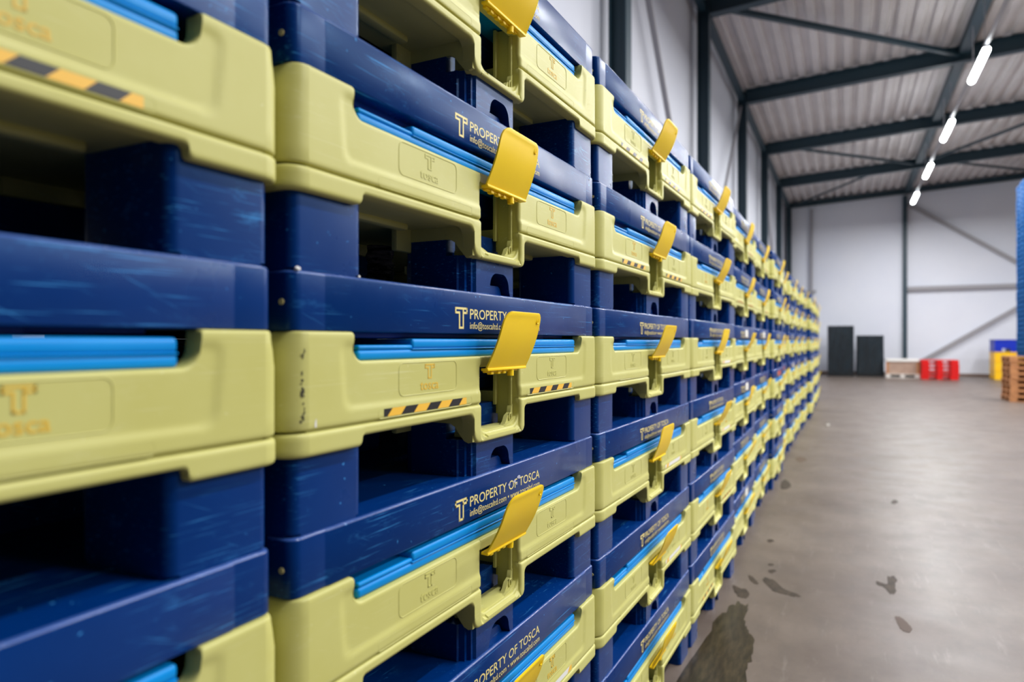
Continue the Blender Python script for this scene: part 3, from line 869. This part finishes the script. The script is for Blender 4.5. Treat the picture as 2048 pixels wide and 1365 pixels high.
# wooden pallet builder
def wood_pallet(name, label, x, y, z, rz, m, w=1.0, d=1.17, h=.13, group=None):
    t = thing(name, label, 'pallet', (x, y, z), rz, group)
    q = h / .13
    for i in range(5):
        bm = bmesh.new(); xc = -w / 2 + .05 + (w - .1) * i / 4; box(bm, xc - .05, xc + .05, -d / 2, d / 2, .108 * q, h, .002, 1)
        link('top_board', mesh_of(bm, 'top_board', m, 0), t)
    for yy in (-1, 0, 1):
        bm = bmesh.new(); yc = yy * (d / 2 - .06); box(bm, -w / 2, w / 2, yc - .055, yc + .055, .09 * q, .108 * q)
        link('cross_board', mesh_of(bm, 'cross_board', m, 0), t)
    for xx in (-1, 0, 1):
        bm = bmesh.new(); xc = xx * (w / 2 - .055); box(bm, xc - .05, xc + .05, -d / 2, d / 2, 0, .02 * q)
        link('bottom_board', mesh_of(bm, 'bottom_board', m, 0), t)
        for yy in (-1, 0, 1):
            yc = yy * (d / 2 - .075); bm = bmesh.new(); box(bm, xc - .055, xc + .055, yc - .075, yc + .075, .02 * q, .09 * q, .003, 1)
            link('block', mesh_of(bm, 'block', m, 0), t)
    bm = bmesh.new(); box(bm, -.045, .045, -d / 2 + .15, d / 2 - .15, .02 * q, .09 * q); link('stringer', mesh_of(bm, 'stringer', m, 0), t)
    return t
# cardboard box on a white pallet
bx, by = at(1805, 757); by += .43
wood_pallet('wooden_pallet', 'white pallet under the cardboard box by the back wall', bx, by, 0, pi / 2, M['whitewood'], .85, 1.1, .16)
t = thing('cardboard_box', 'brown cardboard box with a flat white cover, beside the red pallets', 'box', (bx, by, .16))
bm = bmesh.new(); box(bm, -.5, .5, -.38, .38, 0, .46, .006); link('carton', mesh_of(bm, 'carton', M['card'], 0), t)
bm = bmesh.new(); box(bm, -.55, .55, -.42, .42, .46, .56, .012); link('cover', mesh_of(bm, 'cover', M['white'], 40), t)
for s in (-.5, .5):
    bm = bmesh.new(); box(bm, s - .045, s + .045, -.395, -.38, .0, .46); link('corner_strip', mesh_of(bm, 'corner_strip', M['wood'], 0), t)
# red plastic pallets
def red_pallet(x, y, z, label):
    t = thing('plastic_pallet', label, 'pallet', (x, y, z), 0, 'red plastic pallets by the back wall')
    bm = bmesh.new(); box(bm, -.58, .58, -.48, .48, .1, .142, .006, 1); link('deck', mesh_of(bm, 'deck', M['red'], 40), t)
    for xc, hw in ((-.46, .12), (0, .09), (.46, .12)):
        bm = bmesh.new(); box(bm, xc - hw, xc + hw, -.48, .48, 0, .1, .006, 1); link('foot', mesh_of(bm, 'foot', M['red'], 40), t)
    for yy in (-.4, 0, .4):
        bm = bmesh.new(); box(bm, -.578, .578, yy - .05, yy + .05, .002, .022, .002, 1); link('runner', mesh_of(bm, 'runner', M['red'], 0), t)
rx_, ry_ = at(1880, 760)
for i in range(5):
    red_pallet(rx_ + random.uniform(-.01, .01), ry_ + .48, i * .1425, 'red plastic pallet, %s of the low red stack by the back wall' % ['bottom one', 'second from below', 'middle one', 'second from the top', 'topmost'][i])
# yellow bins with a cobalt one on top, behind the wooden pallets
def bin_(x, y, z, h, m, name, label, fh=.09):
    t = thing(name, label, 'bin', (x, y, z), 0, None)
    w, d, th = 1.16, .98, .04
    bm = bmesh.new()
    for a in ((-w/2, w/2, -d/2, -d/2 + th), (-w/2, w/2, d/2 - th, d/2), (-w/2, -w/2 + th, -d/2 + th, d/2 - th), (w/2 - th, w/2, -d/2 + th, d/2 - th)):
        box(bm, *a, fh, h - .03)
    box(bm, -w/2 + th, w/2 - th, -d/2 + th, d/2 - th, fh, fh + .04)
    link('body', mesh_of(bm, 'body', m, 0), t)
    bm = bmesh.new()
    for a in ((-w/2 - .015, w/2 + .015, -d/2 - .015, -d/2 + th), (-w/2 - .015, w/2 + .015, d/2 - th, d/2 + .015), (-w/2 - .015, -w/2 + th, -d/2 + th, d/2 - th), (w/2 - th, w/2 + .015, -d/2 + th, d/2 - th)):
        box(bm, *a, h - .03, h)
    link('rim', mesh_of(bm, 'rim', m, 0), t)
    for xx in (-1, 0, 1):
        bm = bmesh.new(); xc = xx * (w / 2 - .11); box(bm, xc - .11, xc + .11, -d/2, d/2, 0, fh, .006, 1); link('foot', mesh_of(bm, 'foot', m, 40), t)
    return t
yx, yy_ = at(1988, 760); yx += .6; yy_ += .49
for i in range(3): bin_(yx, yy_, i * .335, .335, M['yellowbox'], 'plastic_bin', 'yellow plastic bin, %s of three behind the wooden pallets' % ['lowest', 'middle', 'uppermost'][i])
bin_(yx, yy_, 1.005, .45, M['cobalt'], 'plastic_bin', 'deep blue plastic bin on top of the yellow bins', .13)
# brown wooden pallets and the tower of trays at the right edge
wx, wy = 3.38 + .585, 19.08 + .5
for i in range(8):
    wood_pallet('wooden_pallet', 'brown wooden pallet, %s in the stack under the blue trays' % ['lowest', 'second from below', 'third from below', 'fourth from below', 'fourth from the top', 'third from the top', 'second from the top', 'topmost'][i],
                wx + random.uniform(-.012, .012), wy + random.uniform(-.01, .01), i * .131, pi / 2, M['wood'], 1.0, 1.17, .131, 'brown wooden pallets in the stack')
def make_tray():
    bm = bmesh.new(); w, d, h = .98, .9, .109
    box(bm, -w/2, w/2, -d/2, d/2, 0, .03, .004, 1)
    for s in (-1, 1):
        box(bm, *sorted((s * (w/2), s * (w/2 - .03))), -d/2, d/2, .078, h, .004, 1)
        box(bm, -w/2, w/2, *sorted((s * (d/2), s * (d/2 - .03))), .078, h, .004, 1)
        for i in range(3):
            yc = -d/2 + .07 + (d - .14) * i / 2; x0, x1 = sorted((s * (w/2 - .002), s * (w/2 - .03))); box(bm, x0, x1, yc - .07, yc + .07, .03, .078)
            xc = -w/2 + .07 + (w - .14) * i / 2; y0, y1 = sorted((s * (d/2 - .002), s * (d/2 - .03))); box(bm, xc - .07, xc + .07, y0, y1, .03, .078)
    return mesh_of(bm, 'plastic_tray', M['tray'], 0)
TR = make_tray()
for i in range(38):
    o = link('plastic_tray', TR, None, (3.67 + .49 + random.uniform(-.006, .006) + (.06 if i == 37 else 0), 19.1 + .47, 8 * .131 + i * .109))
    tag(o, {0: 'lowest bright blue slotted tray, resting on the brown wooden pallets', 37: 'topmost bright blue slotted tray, set a little askew on the tall stack'}.get(i, 'bright blue slotted plastic tray in the tall stack at the right edge'), 'tray', 'blue trays stacked on the wooden pallets')

# ------------------------------------------------------------------ marks and scraps on the floor
def blob(name, pts, m, label, cat, thick=.0012, group=None):
    """irregular flat patch lying on the floor, pts = outline in hall coordinates"""
    cx = sum(p[0] for p in pts) / len(pts); cy = sum(p[1] for p in pts) / len(pts)
    out = []
    n = len(pts)
    for i in range(n):                                      # Catmull-Rom outline with a ragged rim
        p0, p1, p2, p3 = (Vector(pts[(i + k) % n]) for k in (-1, 0, 1, 2))
        for k in range(6):
            t = k / 6
            q = .5 * ((2 * p1) + (p2 - p0) * t + (2 * p0 - 5 * p1 + 4 * p2 - p3) * t * t + (3 * p1 - p0 - 3 * p2 + p3) * t ** 3)
            j = 1 + random.uniform(-.1, .1)
            out.append((cx + (q.x - cx) * j - cx, cy + (q.y - cy) * j - cy))
    bm = bmesh.new(); prism(bm, out, 'z', 0, thick)
    o = link(name, mesh_of(bm, name, m, 0), None, (cx, cy, 0.0003))
    tag(o, label, cat, group); return o
def fl(*px): return [at(a, b) for a, b in px]
blob('puddle', fl((1330, 1440), (1400, 1290), (1452, 1222), (1478, 1206), (1496, 1216), (1488, 1240), (1498, 1262), (1508, 1292), (1496, 1340), (1470, 1400)), M['puddle'], 'large dark wet patch on the floor beside the stacks', 'puddle')
blob('floor_stain', fl((1525, 1157), (1550, 1163), (1566, 1178), (1597, 1190), (1590, 1194), (1560, 1187), (1542, 1180)), M['stain'], 'long brown damp stain pointing away from the stacks', 'stain')
blob('floor_stain', fl((1497, 1152), (1505, 1155), (1516, 1167), (1510, 1169), (1500, 1161)), M['stain'], 'small dark stain beside the long one, nearer the stacks', 'stain')
blob('floor_stain', fl((1466, 1172), (1482, 1178), (1492, 1180), (1499, 1192), (1490, 1197), (1474, 1192)), M['stain'], 'damp stain at the foot of the third stack', 'stain')
blob('floor_stain', fl((1775, 1154), (1793, 1157), (1790, 1172), (1792, 1184), (1782, 1189), (1768, 1177), (1752, 1168), (1756, 1164), (1774, 1169)), M['stain'], 'heart-shaped dark stain in the open aisle floor', 'stain')
blob('floor_stain', fl((1790, 1236), (1804, 1238), (1822, 1256), (1816, 1266), (1800, 1258)), mat('faint_brown_stain', srgb(84, 70, 62), .6, .2), 'faint brown stain in the aisle, nearest the camera', 'stain')
blob('floor_stain', fl((1562, 966), (1572, 960), (1582, 972), (1574, 978), (1562, 978)), M['stain'], 'brown stain beside the sixth stack', 'stain')
blob('floor_stain', fl((1590, 917), (1606, 915), (1613, 921), (1600, 925)), mat('pale_brown_stain', srgb(88, 72, 58), .6, .2), 'pale brown stain far along the stacks', 'stain')
for (px, py, q, lab) in ((1545, 1143, 9, 'small brown drop mark above the long stain'), (1541, 1083, 7, 'tiny brown spot beside the fourth stack, lower'), (1542, 1130, 6, 'tiny brown spot beside the third stack'), (1789, 1005, 8, 'small faint spot in the middle of the aisle')):
    blob('floor_stain', fl(*[(px + q * math.cos(a) * random.uniform(.6, 1.2), py + q * .45 * math.sin(a) * random.uniform(.6, 1.2)) for a in [2 * pi * i / 7 for i in range(7)]][::-1]), M['stain'], lab, 'stain')
def scrap(x, y, z, s, label):
    bm = bmesh.new()
    bmesh.ops.create_icosphere(bm, subdivisions=1, radius=s)
    for v in bm.verts: v.co = Vector((v.co.x * random.uniform(.6, 1.2), v.co.y * random.uniform(.8, 1.4), max(-s * .3, v.co.z * random.uniform(.4, 1.3)) + s * .3))
    o = link('paper_scrap', mesh_of(bm, 'paper_scrap', M['white'], 0), None, (x, y, z)); tag(o, label, 'scrap')
sx, sy = at(1655, 852); scrap(sx, sy, 0, .035, 'white paper scrap on the floor by the far stacks')
def on_stack(k, lx, ly):      # hall point at container-local offsets from the front middle of stack k
    fx, fy, rz = stacks[k]
    return fx + lx * math.cos(rz) - ly * math.sin(rz), fy + lx * math.sin(rz) + ly * math.cos(rz)
x_, y_ = on_stack(1, -.0135, -.578); scrap(x_, y_, 4 * HU, .0055, 'white flake on the lid corner below the second stack foot')
x_, y_ = on_stack(1, -.0105, -.45); scrap(x_, y_, 4 * HU, .003, 'tiny white crumb at the foot edge in the second stack')
